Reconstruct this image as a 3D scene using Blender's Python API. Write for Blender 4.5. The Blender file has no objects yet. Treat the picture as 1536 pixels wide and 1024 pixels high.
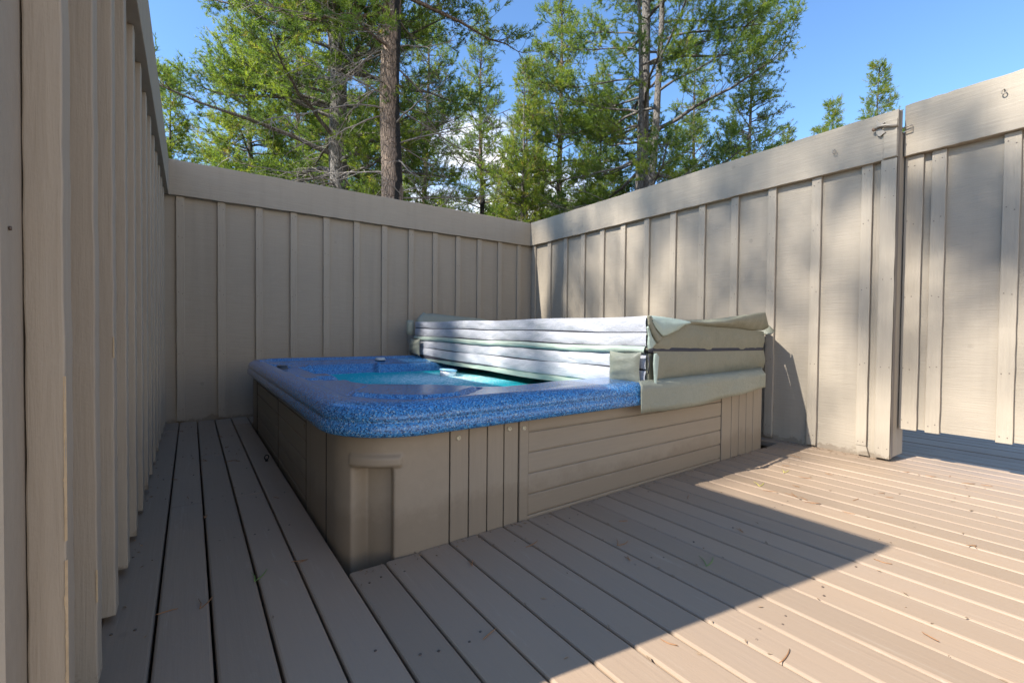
import bpy, math, random
import numpy as np
from mathutils import Vector, Matrix
R=math.radians
S=0.7                     # one layout unit in metres
C=bpy.context.scene.collection
METRIC=set()              # meshes already in metres
random.seed(7); rng=np.random.default_rng(7)

# ---------------------------------------------------------------- materials
class NT:
    def __init__(s,name,emit=False):
        m=bpy.data.materials.new(name); m.use_nodes=True; s.m=m; s.t=m.node_tree
        s.b=s.t.nodes['Principled BSDF']; s.out=s.t.nodes['Material Output']
    def n(s,typ,**k):
        x=s.t.nodes.new(typ)
        for a,v in k.items():
            if a.startswith('i_'): 
                key=a[2:]; key=int(key) if key.isdigit() else key.replace('_',' ')
                x.inputs[key].default_value=v
            else: setattr(x,a,v)
        return x
    def l(s,a,b): s.t.links.new(a,b)
    def pos(s,scale=(1,1,1),obj=False,rot=None):
        if obj: src=s.n('ShaderNodeTexCoord').outputs['Object']
        else: src=s.n('ShaderNodeNewGeometry').outputs['Position']
        mp=s.n('ShaderNodeMapping'); mp.inputs['Scale'].default_value=scale
        if rot: mp.inputs['Rotation'].default_value=rot
        s.l(src,mp.inputs[0]); return mp.outputs[0]
    def noise(s,vec,scale=5,detail=4,rough=.55,dist=0):
        x=s.n('ShaderNodeTexNoise'); x.inputs['Scale'].default_value=scale; x.inputs['Detail'].default_value=detail
        x.inputs['Roughness'].default_value=rough; x.inputs['Distortion'].default_value=dist
        s.l(vec,x.inputs['Vector']); return x.outputs['Fac']
    def ramp(s,fac,stops):
        r=s.n('ShaderNodeValToRGB'); e=r.color_ramp.elements
        while len(e)<len(stops): e.new(.5)
        for i,(p,c) in enumerate(stops):
            e[i].position=p; e[i].color=(*c,1) if len(c)==3 else c
        s.l(fac,r.inputs[0]); return r.outputs[0]
    def mix(s,f,a,b,mode='MIX'):
        x=s.n('ShaderNodeMix',data_type='RGBA',blend_type=mode)
        for v,k in ((f,0),(a,6),(b,7)):
            if isinstance(v,(int,float)): x.inputs[k].default_value=v
            elif isinstance(v,tuple): x.inputs[k].default_value=(*v,1)
            else: s.l(v,x.inputs[k])
        return x.outputs[2]
    def math(s,op,a,b=0.):
        x=s.n('ShaderNodeMath',operation=op)
        for v,k in ((a,0),(b,1)):
            if isinstance(v,(int,float)): x.inputs[k].default_value=v
            else: s.l(v,x.inputs[k])
        return x.outputs[0]
    def bump(s,h,strength=.3,dist=.01,prev=None):
        x=s.n('ShaderNodeBump'); x.inputs['Strength'].default_value=strength; x.inputs['Distance'].default_value=dist
        s.l(h,x.inputs['Height'])
        if prev: s.l(prev,x.inputs['Normal'])
        s.l(x.outputs[0],s.b.inputs['Normal']); return x.outputs[0]
    def col(s,c):
        if isinstance(c,tuple): s.b.inputs['Base Color'].default_value=(*c,1)
        else: s.l(c,s.b.inputs['Base Color'])
    def rough(s,v):
        if isinstance(v,(int,float)): s.b.inputs['Roughness'].default_value=v
        else: s.l(v,s.b.inputs['Roughness'])

def sc(c,k): return tuple(x*k for x in c)
PAINT=(.328,.276,.207)
def paint_mat(name,grain,base=PAINT,gs=1.0,foot=True,bs=.5):
    """sawn painted siding; grain = scale vector (large along the tight direction)"""
    t=NT(name); v=t.pos(grain); 
    g1=t.noise(v,1.0,5,.6,.4)
    big=t.noise(t.pos((1,1,1)),2.3,4,.6)
    fine=t.noise(t.pos((1,1,1)),160,2,.5)
    c=t.mix(g1,sc(base,.86),sc(base,1.13))
    c=t.mix(t.ramp(big,[(.35,(0,0,0)),(.7,(1,1,1))]),c,t.mix(.35,c,(base[0]*.86,base[1]*.86,base[2]*.88)))
    chips=t.ramp(t.noise(t.pos((1,1,1)),46,3,.7),[(.76,(0,0,0)),(.79,(1,1,1))])
    c=t.mix(t.math('MULTIPLY',chips,.55),c,sc(base,.45))
    st=t.noise(t.pos((14,14,.7)),1.0,4,.6)
    c=t.mix(t.math('MULTIPLY',t.ramp(st,[(.5,(0,0,0)),(.72,(1,1,1))]),.30),c,sc(base,.70))
    wn=t.noise(t.pos((3,3,3)),1.7,5,.7,1.5)
    c=t.mix(t.math('MULTIPLY',t.ramp(wn,[(.55,(0,0,0)),(.7,(1,1,1))]),.25),c,(base[0]*1.12,base[1]*1.14,base[2]*1.17))
    kv=t.n('ShaderNodeTexVoronoi'); kv.inputs['Scale'].default_value=3.1; t.l(t.pos((1,1,1)),kv.inputs['Vector'])
    kn=t.ramp(kv.outputs['Distance'],[(.035,(1,1,1)),(.06,(0,0,0))])
    c=t.mix(t.math('MULTIPLY',kn,.35),c,sc(base,.55))
    if foot:   # rain splash and soil staining at the foot of the boards
        sp=t.n('ShaderNodeSeparateXYZ'); t.l(t.n('ShaderNodeNewGeometry').outputs['Position'],sp.inputs[0])
        h=t.math('ADD',t.math('ADD',sp.outputs[2],.085),t.math('MULTIPLY',t.noise(t.pos((1,1,1)),6,6,.8),-.20))
        f=t.ramp(h,[(-.0,(1,1,1)),(.012,(0,0,0))])
        c=t.mix(t.math('MULTIPLY',f,.5),c,(.13,.09,.055))
    t.col(c); t.rough(.72)
    h=t.math('ADD',t.math('ADD',g1,t.math('MULTIPLY',fine,.25)),t.math('MULTIPLY',kn,-.4))
    t.bump(h,bs,.0035); return t.m
M={}
M['panelx']=paint_mat('siding_paint_back',(7,7,170))       # horizontal rough-sawn grain
M['batten']=paint_mat('batten_paint',(90,90,5),base=sc(PAINT,1.07))
M['rail']=paint_mat('rail_paint',(5,5,85),foot=False,bs=.55)
M['leftpanel']=paint_mat('siding_paint_left',(60,60,22))
M['edge']=paint_mat('dark_post_edge',(60,60,5),base=(.20,.17,.14))  # darker brown base for the strip on the fence end

def deck_mat():
    t=NT('deck_paint'); base=(.303,.216,.143)
    g=t.noise(t.pos((70,2.2,1)),1.0,5,.6,.3)
    sp=t.n('ShaderNodeSeparateXYZ'); t.l(t.n('ShaderNodeNewGeometry').outputs['Position'],sp.inputs[0])
    k=t.math('FLOOR',t.math('DIVIDE',t.math('SUBTRACT',sp.outputs[0],.0818*S),.1576*S))
    w=t.n('ShaderNodeTexWhiteNoise',noise_dimensions='1D'); t.l(k,w.inputs['W'])
    c=t.mix(g,sc(base,.9),sc(base,1.08))
    c=t.mix(w.outputs['Value'],t.mix(.6,c,sc(base,.76)),t.mix(.5,c,(base[0]*1.1,base[1]*1.09,base[2]*1.1)))
    big=t.noise(t.pos((1,.5,1)),2.1,5,.6)
    c=t.mix(t.ramp(big,[(.4,(0,0,0)),(.75,(1,1,1))]),c,t.mix(.3,c,(.235,.19,.15)))
    dirt=t.ramp(t.noise(t.pos((1,1,1)),30,5,.75),[(.66,(0,0,0)),(.74,(1,1,1))])
    c=t.mix(t.math('MULTIPLY',dirt,.4),c,(.14,.11,.085))
    pale=t.ramp(t.noise(t.pos((1.3,.8,1)),55,3,.7),[(.735,(0,0,0)),(.76,(1,1,1))])
    c=t.mix(t.math('MULTIPLY',pale,.5),c,(.42,.36,.29))
    sf=t.noise(t.pos((34,3,1)),1.0,6,.75,.8)
    c=t.mix(t.math('MULTIPLY',t.ramp(sf,[(.6,(0,0,0)),(.68,(1,1,1))]),.30),c,(.40,.33,.25))
    kv=t.n('ShaderNodeTexVoronoi'); kv.inputs['Scale'].default_value=3.3; t.l(t.pos((1,.7,1)),kv.inputs['Vector'])
    c=t.mix(t.math('MULTIPLY',t.ramp(kv.outputs['Distance'],[(.03,(1,1,1)),(.055,(0,0,0))]),.4),c,(.13,.10,.07))
    t.col(c); t.rough(t.ramp(big,[(.3,(.5,)*3),(.8,(.68,)*3)]))
    t.bump(t.math('ADD',g,t.math('MULTIPLY',t.noise(t.pos((1,1,1)),220,2,.5),.3)),.35,.003); return t.m
M['deck']=deck_mat()
def simple(name,c,rough=.6,metal=0,var=.12,bump=0,scale=60,spec=None):
    t=NT(name); n=t.noise(t.pos(),scale,3,.6); t.col(t.mix(n,sc(c,1-var),sc(c,1+var))); t.rough(rough)
    t.b.inputs['Metallic'].default_value=metal
    if bump: t.bump(n,bump,.003)
    return t.m
M['screw']=simple('rusty_screw',(.095,.065,.045),.6)
M['nail']=simple('painted_nail',(.13,.10,.075),.6)
M['metal']=simple('painted_hardware',(.27,.23,.18),.45,.2,.2)
M['rust']=simple('rusty_iron',(.22,.14,.09),.7,.3,.3)
M['dark']=simple('dark_gap',(.02,.018,.015),.9)
M['cream']=simple('screw_cap_cream',(.5,.45,.33),.45)
M['iron']=simple('black_iron',(.02,.018,.016),.5,.5)
M['soil']=simple('forest_floor',(.13,.10,.06),.95,0,.4,.5,3)

def skirt_mat(name,grain,base=(.262,.215,.157)):
    t=NT(name); g=t.noise(t.pos(grain),1.0,5,.65,.3); big=t.noise(t.pos(),3,4,.6)
    c=t.mix(g,sc(base,.86),sc(base,1.12)); c=t.mix(t.ramp(big,[(.4,(0,0,0)),(.75,(1,1,1))]),c,t.mix(.35,c,(.31,.25,.17)))
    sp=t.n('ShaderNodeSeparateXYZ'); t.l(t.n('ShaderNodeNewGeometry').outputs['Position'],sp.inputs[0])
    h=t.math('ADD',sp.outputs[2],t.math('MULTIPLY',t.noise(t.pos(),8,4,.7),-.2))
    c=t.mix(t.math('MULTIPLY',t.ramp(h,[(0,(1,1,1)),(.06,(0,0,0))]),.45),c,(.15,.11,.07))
    t.col(c); t.rough(.5); t.bump(g,.25,.0025); return t.m
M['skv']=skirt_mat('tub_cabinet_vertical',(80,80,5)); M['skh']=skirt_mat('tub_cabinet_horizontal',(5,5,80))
M['skm']=skirt_mat('tub_cabinet_moulded',(26,26,26))

def shell_mat():
    t=NT('speckled_blue_acrylic')
    v=t.n('ShaderNodeTexVoronoi'); v.inputs['Scale'].default_value=300; t.l(t.pos(),v.inputs['Vector'])
    sp=t.n('ShaderNodeSeparateColor'); t.l(v.outputs['Color'],sp.inputs[0])
    c=t.ramp(sp.outputs[0],[(0,(.020,.055,.12)),(.16,(.035,.115,.26)),(.32,(.045,.20,.45)),(.72,(.080,.29,.57)),(.92,(.24,.37,.47)),(1,(.36,.42,.45))])
    r=t.t.nodes[-1]; r.color_ramp.interpolation='CONSTANT'
    v2=t.n('ShaderNodeTexVoronoi'); v2.inputs['Scale'].default_value=190; t.l(t.pos(),v2.inputs['Vector'])
    s2=t.n('ShaderNodeSeparateColor'); t.l(v2.outputs['Color'],s2.inputs[0])
    c=t.mix(t.math('MULTIPLY',t.math('GREATER_THAN',s2.outputs[1],.84),.5),c,(.02,.07,.22))
    t.col(c); t.rough(.17)
    t.b.inputs['Specular IOR Level'].default_value=.45; t.b.inputs['Coat Weight'].default_value=.06; t.b.inputs['Coat Roughness'].default_value=.07
    t.bump(t.noise(t.pos(),60,3,.5),.06,.002); return t.m
M['shell']=shell_mat()

def water_mat():
    t=NT('pool_water'); nt=t.t; nt.nodes.remove(t.b)
    n1=t.noise(t.pos((1,1.6,1)),13,3,.55,.6); n2=t.noise(t.pos((1,2.2,1)),42,3,.6,1.2)
    h=t.math('ADD',n1,t.math('MULTIPLY',n2,.5))
    b=t.n('ShaderNodeBump'); b.inputs['Strength'].default_value=.8; b.inputs['Distance'].default_value=.02; t.l(h,b.inputs['Height'])
    fr=t.n('ShaderNodeFresnel'); fr.inputs['IOR'].default_value=1.33; t.l(b.outputs[0],fr.inputs['Normal'])
    gl=t.n('ShaderNodeBsdfGlossy'); gl.inputs['Roughness'].default_value=.04; t.l(b.outputs[0],gl.inputs['Normal'])
    tr=t.n('ShaderNodeBsdfTransparent'); tr.inputs[0].default_value=(.50,.93,.97,1)
    di=t.n('ShaderNodeBsdfDiffuse'); di.inputs[0].default_value=(.02,.50,.58,1)
    body=t.n('ShaderNodeMixShader'); body.inputs[0].default_value=.78; t.l(tr.outputs[0],body.inputs[1]); t.l(di.outputs[0],body.inputs[2])
    m=t.n('ShaderNodeMixShader'); t.l(t.math('MULTIPLY',fr.outputs[0],.45),m.inputs[0]); t.l(body.outputs[0],m.inputs[1]); t.l(gl.outputs[0],m.inputs[2])
    # froth flecks, densest round one spot
    f=t.noise(t.pos((1,2.2,1)),38,5,.8,2.2); sp=t.n('ShaderNodeSeparateXYZ'); t.l(t.n('ShaderNodeNewGeometry').outputs['Position'],sp.inputs[0])
    dx=t.math('SUBTRACT',sp.outputs[0],2.2*S); dy=t.math('SUBTRACT',sp.outputs[1],-1.9*S)
    d2=t.math('ADD',t.math('MULTIPLY',dx,dx),t.math('MULTIPLY',dy,dy))
    msk=t.ramp(d2,[(0,(.20,)*3),(.5,(.0,)*3)])
    fo=t.ramp(t.math('ADD',f,msk),[(.66,(0,0,0)),(.73,(1,1,1))])
    wh=t.n('ShaderNodeBsdfDiffuse'); wh.inputs[0].default_value=(.75,.85,.88,1)
    m2=t.n('ShaderNodeMixShader'); t.l(fo,m2.inputs[0]); t.l(m.outputs[0],m2.inputs[1]); t.l(wh.outputs[0],m2.inputs[2])
    t.l(m2.outputs[0],t.out.inputs[0]); return t.m
M['water']=water_mat()

def cloth(name,c,rough=.5,bs=.5,scale=55,var=.1,stain=(.2,.18,.1),amt=.25):
    t=NT(name); n=t.noise(t.pos((1,1,1.4)),scale,5,.65,.4); big=t.noise(t.pos(),5,5,.65)
    cc=t.mix(n,sc(c,1-var),sc(c,1+var)); cc=t.mix(t.math('MULTIPLY',t.ramp(big,[(.48,(0,0,0)),(.75,(1,1,1))]),amt),cc,stain)
    t.col(cc); t.rough(rough); t.bump(t.math('ADD',t.noise(t.pos((1,.6,1.6)),14,4,.6,.6),t.math('MULTIPLY',n,.35)),bs,.01); return t.m
M['white']=cloth('white_fabric_underside',(.44,.445,.475),.75,.75,90,.07,(.36,.37,.36),.55)
M['vinyl']=cloth('sage_vinyl',(.205,.198,.140),.45,.4,70,.09,(.16,.165,.12),.4)
M['mint']=cloth('mint_vinyl_lining',(.36,.43,.36),.45,.35,70,.08,(.28,.31,.23),.35)
M['sage']=cloth('pale_sage_vinyl',(.245,.25,.19),.45,.5,60,.1,(.18,.20,.15),.45)
M['seam']=simple('dark_seam',(.035,.035,.045),.8)
M['plasticw']=simple('white_plastic',(.8,.82,.83),.35); M['plasticb']=simple('blue_plastic',(.30,.58,.78),.3)
M['plasticg']=simple('grey_plastic',(.45,.47,.46),.4); M['plastick']=simple('dark_plastic',(.03,.035,.04),.4)

def bark(name,c1,c2,scar=None):
    t=NT(name)
    g=t.noise(t.pos((9,9,2.2),obj=True),1.6,6,.7,1.0)
    v=t.n('ShaderNodeTexVoronoi',feature='DISTANCE_TO_EDGE'); v.inputs['Scale'].default_value=1.0; wv=t.n('ShaderNodeVectorMath',operation='ADD'); t.l(t.pos((26,26,6),obj=True),wv.inputs[0]); nz=t.n('ShaderNodeTexNoise'); nz.inputs['Scale'].default_value=7; t.l(t.pos((1,1,1),obj=True),nz.inputs['Vector']); t.l(nz.outputs['Color'],wv.inputs[1]); t.l(wv.outputs[0],v.inputs['Vector'])
    cr=t.ramp(v.outputs['Distance'],[(.0,(0,0,0)),(.12,(1,1,1))])
    c=t.mix(g,c1,c2); c=t.mix(cr,t.mix(.55,c,sc(c1,.4)),c)
    if scar:
        sp=t.n('ShaderNodeSeparateXYZ'); t.l(t.n('ShaderNodeTexCoord').outputs['Object'],sp.inputs[0])
        w=t.math('MULTIPLY',t.noise(t.pos((1,1,1),obj=True),1.6,3,.6),.25)
        # charred strip up one flank
        a=t.math('ADD',t.math('MULTIPLY',sp.outputs[0],scar[0]),t.math('MULTIPLY',sp.outputs[1],scar[1]))
        f=t.ramp(t.math('ADD',a,w),[(.16,(0,0,0)),(.19,(1,1,1)),(.255,(1,1,1)),(.275,(0,0,0))])
        c=t.mix(f,c,(.02,.018,.016))
    t.col(c); t.rough(.9); t.bump(t.math('ADD',g,cr),.9,.03); return t.m
M['barkA']=bark('bark_reddish',(.16,.115,.085),(.36,.27,.20),(.845,-.30))
M['barkB']=bark('bark_grey',(.10,.09,.08),(.27,.245,.22))
M['twig']=simple('dead_twig',(.22,.195,.17),.9,0,.35,0,9)
def needle_mat():
    t=NT('pine_needles_green'); a=t.n('ShaderNodeAttribute'); a.attribute_name='tint'
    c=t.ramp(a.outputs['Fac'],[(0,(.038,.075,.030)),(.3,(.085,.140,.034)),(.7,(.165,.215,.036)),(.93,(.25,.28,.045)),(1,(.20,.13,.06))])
    t.col(c); t.rough(.5)
    tr=t.n('ShaderNodeBsdfTranslucent'); t.l(t.mix(1.0,c,(1.9,1.9,1.0),'MULTIPLY'),tr.inputs[0])
    m=t.n('ShaderNodeMixShader'); m.inputs[0].default_value=.55; t.l(t.b.outputs[0],m.inputs[1]); t.l(tr.outputs[0],m.inputs[2]); t.l(m.outputs[0],t.out.inputs[0])
    return t.m
M['needle']=needle_mat()
M['dryneedle']=simple('dry_needle',(.26,.125,.05),.6,0,.5,0,20); M['greenneedle']=simple('green_needle',(.12,.22,.04),.5,0,.2)
M['yellowneedle']=simple('yellow_needle',(.5,.45,.08),.5,0,.2)

# ---------------------------------------------------------------- mesh helpers
class MB:
    def __init__(s): s.v=[];s.f=[];s.smooth=[];s.mi=[];s.cur=0
    def add(s,vs,fs,smooth=False):
        o=len(s.v); s.v+= [tuple(map(float,p)) for p in vs]; s.f+=[tuple(i+o for i in f) for f in fs]; s.smooth+=[smooth]*len(fs); s.mi+=[s.cur]*len(fs); return s
    def box(s,x0,x1,y0,y1,z0,z1):
        return s.add([(x0,y0,z0),(x1,y0,z0),(x1,y1,z0),(x0,y1,z0),(x0,y0,z1),(x1,y0,z1),(x1,y1,z1),(x0,y1,z1)],
            [(0,3,2,1),(4,5,6,7),(0,1,5,4),(1,2,6,5),(2,3,7,6),(3,0,4,7)])
    def grid(s,P,smooth=True,flip=False):
        P=np.asarray(P); a,b=P.shape[:2]; fs=[]
        for i in range(a-1):
            for j in range(b-1):
                q=(i*b+j,i*b+j+1,(i+1)*b+j+1,(i+1)*b+j); fs.append(q[::-1] if flip else q)
        return s.add(P.reshape(-1,3).tolist(),fs,smooth)
    def tube(s,pts,rad,n=6,cap=True):
        pts=[Vector(p) for p in pts]; rad=rad if hasattr(rad,'__len__') else [rad]*len(pts); vs=[];fs=[]
        up=None
        for i,p in enumerate(pts):
            d=(pts[min(i+1,len(pts)-1)]-pts[max(i-1,0)]).normalized()
            if up is None: up=d.orthogonal().normalized()
            up=(up-d*up.dot(d)); up=up.normalized() if up.length>1e-6 else d.orthogonal().normalized()
            w=d.cross(up)
            for k in range(n):
                a=2*math.pi*k/n; vs.append(p+(up*math.cos(a)+w*math.sin(a))*rad[i])
        for i in range(len(pts)-1):
            for k in range(n): fs.append((i*n+k,i*n+(k+1)%n,(i+1)*n+(k+1)%n,(i+1)*n+k))
        if cap: fs.append(tuple(range(n))[::-1]); fs.append(tuple((len(pts)-1)*n+k for k in range(n)))
        return s.add(vs,fs,True)
    def disc(s,c,nrm,prof,n=20,open=False):
        """lathe: prof = [(r,h)..] about axis nrm"""
        c=Vector(c);nrm=Vector(nrm).normalized();u=nrm.orthogonal().normalized();w=nrm.cross(u);vs=[];fs=[]
        for r,h in prof:
            for k in range(n):
                a=2*math.pi*k/n; vs.append(c+nrm*h+(u*math.cos(a)+w*math.sin(a))*r)
        for i in range(len(prof)-1):
            for k in range(n): fs.append((i*n+k,i*n+(k+1)%n,(i+1)*n+(k+1)%n,(i+1)*n+k))
        fs.append(tuple((len(prof)-1)*n+k for k in range(n)))
        if not open: fs.append(tuple(range(n))[::-1])
        return s.add(vs,fs,True)
    def build(s,name,mat,parent=None,loc=None,bevel=0,seg=2,mod=None,shell=0,mat2=None):
        me=bpy.data.meshes.new(name); off=np.array(loc if loc is not None else (parent['_o'] if parent else (0,0,0)),float)
        v=(np.array(s.v)-off); me.from_pydata(v.tolist(),[],s.f)
        me.polygons.foreach_set('use_smooth',s.smooth); me.materials.append(mat)
        if mat2: me.materials.append(mat2); me.polygons.foreach_set('material_index',s.mi)
        o=bpy.data.objects.new(name,me); C.objects.link(o)
        if parent:
            o.parent=parent; o.location=tuple(off-np.array(parent['_o']))
        else: o.location=tuple(off)
        o['_o']=[float(q) for q in off]
        if shell: m=o.modifiers.new('thick','SOLIDIFY'); m.thickness=shell*S; m.offset=0
        if bevel: m=o.modifiers.new('bevel','BEVEL'); m.width=bevel*S; m.segments=seg; m.limit_method='ANGLE'; m.angle_limit=R(40)
        return o
def tag(o,label,cat,group=None):
    o['label']=label;o['category']=cat
    if group:o['group']=group
    return o
def thing(name,loc,label,cat,group=None):
    o=bpy.data.objects.new(name,None); C.objects.link(o); o.location=loc; o['_o']=[float(q) for q in loc]; o.empty_display_size=.1
    return tag(o,label,cat,group)
def struct(o): o['kind']='structure'; return o

# ---------------------------------------------------------------- ground + deck
g=MB().box(-900,900,-900,900,-1.4,-.62); struct(g.build('ground',M['soil']))
def skirt_y(x): return -4.085+.0373*(x-.73)
P0,PP=.0818,.1576
dk=MB(); prof_c=.0085
def board(x0,x1,ya,yb,zt):
    c=prof_c; pr=[(x0,-.055),(x0,-c),(x0+c*.3,-c*.3),(x0+c,0),(x1-c,0),(x1-c*.3,-c*.3),(x1,-c),(x1,-.055)]
    n=len(pr); ys=[ya,ya+c*.6,yb-c*.6,yb]; vs=[]
    for j,y in enumerate(ys):
        e=c*.6 if j in(0,3) else 0
        for (x,z) in pr: vs.append((x+(e if x<(x0+x1)/2 else -e),y,zt+z-(e if z>-.03 else 0)))
    fs=[]
    for j in range(3):
        for i in range(n-1): fs.append((j*n+i,j*n+i+1,(j+1)*n+i+1,(j+1)*n+i)[::-1])
    fs+= [tuple(range(n)),tuple(3*n+i for i in range(n))[::-1]]
    dk.add(vs,fs)
joint=[-9.4,-6.75,-2.83,-.9]
for k in range(-2,58):
    x0=P0+k*PP+.0040+random.uniform(-.0012,.0012); x1=P0+(k+1)*PP-.0040+random.uniform(-.0012,.0012)
    xm=(x0+x1)/2
    segs=[]
    if k<4: 
        j=-2.83 if k%2==0 else (-1.65 if k%4==1 else -.42); segs=[(-9.4,-6.9+.5*(k%3)),(-6.89+.5*(k%3),j-.003),(j+.003,.05)]
    elif xm<4.62: segs=[(-9.4,-7.2+.6*(k%3)),(-7.19+.6*(k%3),skirt_y(xm)-.004),(-.385,.05)]
    elif xm<5.0: segs=[(-9.4,-6.6+.5*(k%2)),(-6.59+.5*(k%2),.05)]
    else: segs=[(-9.4,-7.0+.7*(k%3)),(-6.99+.7*(k%3),.6)]
    for a,b in segs: board(x0,x1,a,b,random.uniform(-.0022,.0022))
deck=struct(dk.build('deck',M['deck'])); 
sm=MB()
for k in range(-1,30):
    xa=P0+k*PP
    rows=[-4.19,-4.72,-5.25,-5.78] if 4<=k else [-.3,-.95,-1.6,-2.2,-2.78,-2.89,-3.45,-4.05,-4.62,-5.2,-5.75]
    for y in rows:
        if 4<=k and y>-4.3: y=skirt_y(xa)-.115
        for fx in (.3,.68):
            if random.random()<.5:
                cx=xa+PP*fx+random.uniform(-.008,.008); cy=y+random.uniform(-.018,.018)
                sm.disc((cx,cy,-.002),(0,0,1),[(.0048,0),(.0044,.0030),(.002,.0022)],7)
struct(sm.build('deck_screw_heads',M['screw']))
jm=MB()
for i in range(14): jm.box(-.3,9.2,-9.3+i*.55,-9.24+i*.55,-.32,-.058) if -9.3+i*.55< -4.3 else None
struct(jm.build('deck_joists',M['dark']))

# ---------------------------------------------------------------- fences
W=4.72; ZT=2.784; ZB=2.40
def batten(parent,x0,x1,y0,y1,z0,z1,wob=0):
    return None
def rough_edge_slab(x0,x1,y0,y1,z0,z1,axis,n=24,amp=.003):
    """board whose long edges wander a little"""
    m=MB(); vs=[];fs=[]
    for i in range(n+1):
        t=i/n; a=random.uniform(-amp,amp);b=random.uniform(-amp,amp)
        if axis=='z':
            z=z0+(z1-z0)*t; r=[(x0,y0,z),(x1,y0,z),(x1,y1,z),(x0,y1,z)]
            r=[(p[0]+a,p[1]+b,p[2]) if q in(0,1) else (p[0]+a,p[1],p[2]) for q,p in enumerate(r)]
        elif axis=='x':
            x=x0+(x1-x0)*t; r=[(x,y0,z0+a),(x,y1,z0+a),(x,y1,z1+b),(x,y0,z1+b)]
        else:
            y=y0+(y1-y0)*t; r=[(x0,y,z0+a),(x0,y,z1+b),(x1,y,z1+b),(x1,y,z0+a)]
        vs+=r
    for i in range(n):
        for q in range(4): fs.append((i*4+q,i*4+(q+1)%4,(i+1)*4+(q+1)%4,(i+1)*4+q))
    fs+=[(3,2,1,0),tuple(n*4+q for q in range(4))]
    m.add(vs,fs); return m
NP=[(.0042,0),(.0026,.0008)]
def nail(m,c,nrm): m.cur=1; m.disc(c,nrm,NP,7,open=True); m.cur=0
# back fence
bf=thing('back_fence',(2.36,.06,0),'shaded taupe board and batten fence behind the hot tub, facing the camera','fence')
MB().box(-.12,W+.06,.06,.10,-.66,2.62).build('panel',M['panelx'],bf)
rough_edge_slab(-.005,W+.02,.0,.058,ZB,2.765,'x',n=40,amp=.0025).build('rail',M['rail'],bf,bevel=.004)
rough_edge_slab(-.10,W+.06,.062,.10,2.63,ZT,'x',n=40,amp=.003).build('back_board',M['rail'],bf,bevel=.004)
for i,x in enumerate([.06,.43,.799,1.163,1.537,1.907,2.274,2.648,3.013,3.38,3.742,4.114,4.483]):
    m=rough_edge_slab(x,x+.073,.03,.058,.016,ZB-.002,'z',n=22,amp=.0014)
    for z in (.12,.75,1.4,1.95,2.33):
        for dx in (.02,.054): nail(m,(x+dx,.0285,z+random.uniform(-.03,.03)),(0,-1,0))
    m.build('batten',M['batten'],bf,bevel=.003,mat2=M['nail'])
# left fence
LE=-4.845
lf=thing('left_fence',(-.09,-2.4,0),'near taupe board and batten fence running along the left of the deck','fence')
MB().box(-.13,-.09,LE,.098,-.66,2.62).build('panel',M['leftpanel'],lf)
rough_edge_slab(-.09,0,LE-.005,-.003,ZB,ZT,'y',n=50,amp=.0022).build('rail',M['rail'],lf,bevel=.004)
for i in range(13):
    y=-4.72+.37*i
    MBb=rough_edge_slab(-.088,-.03,y,y+.075,.018+random.uniform(0,.01),ZB-.002,'z',n=30,amp=.0012)
    MBb.build('batten',M['batten'],lf,bevel=.0035)
def bare_edge(y,z0,z1,wmax,seed):
    r=random.Random(seed); m=MB(); n=int((z1-z0)/.006); P=[]
    ph=[r.uniform(0,6) for _ in range(4)]; w=0
    for i in range(n+1):
        z=z0+(z1-z0)*i/n; e=max(0,math.sin(math.pi*i/n))**.4
        w=wmax*e*max(.12,.5+.35*math.sin(z*31+ph[0])+.25*math.sin(z*77+ph[1])+r.gauss(0,.18)); w2=w*.7
        P.append([(-.030-w2,y-.0012,z),(-.0325,y-.0012,z),(-.0288,y+.0030,z),(-.0288,y+.003+w*.25,z)])
    return m.grid(np.array(P),smooth=False)
WOOD=simple('bare_wood',(.46,.34,.20),.8,0,.3)
bare_edge(-4.72,.02,.52,.0065,1).build('bare_wood_edge',WOOD,lf)
bare_edge(-4.72,.56,.90,.0050,2).build('bare_wood_edge',WOOD,lf)
bare_edge(-4.35,.25,.34,.0035,3).build('bare_wood_edge',WOOD,lf)
bare_edge(-3.98,.9,.97,.003,4).build('bare_wood_edge',WOOD,lf)
MB().tube([(-.089,-4.80,1.18),(-.086,-4.80,1.18)],.004,8).build('nail_head',M['screw'],lf)
# right fence
rf=thing('right_fence',(W+.06,-2.35,0),'dappled sunlit taupe board and batten fence on the right of the hot tub','fence')
MB().box(W+.06,W+.10,-4.70,.098,-.66,2.62).build('panel',M['panelx'],rf)
rough_edge_slab(W,W+.058,-4.745,-.003,ZB,2.77,'y',n=50,amp=.0028).build('rail',M['rail'],rf,bevel=.004)
rough_edge_slab(W+.062,W+.10,-4.745,.02,2.63,ZT,'y',n=50,amp=.003).build('back_board',M['rail'],rf,bevel=.004)
for i,y in enumerate([-.014,-.4,-.777,-1.151,-1.518,-1.887,-2.264,-2.64,-3.006,-3.377,-3.747,-4.128,-4.502]):
    z0=.016 if i<12 else .09
    m=rough_edge_slab(W+.03,W+.058,y-.076,y,z0,ZB-.002,'z',n=22,amp=.0014)
    for z in (.12,.75,1.4,1.95,2.33):
        for dy in (.02,.054): nail(m,(W+.0285,y-dy,z+random.uniform(-.03,.03)),(-1,0,0))
    m.build('batten',M['batten'],rf,bevel=.003,mat2=M['nail'])
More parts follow.
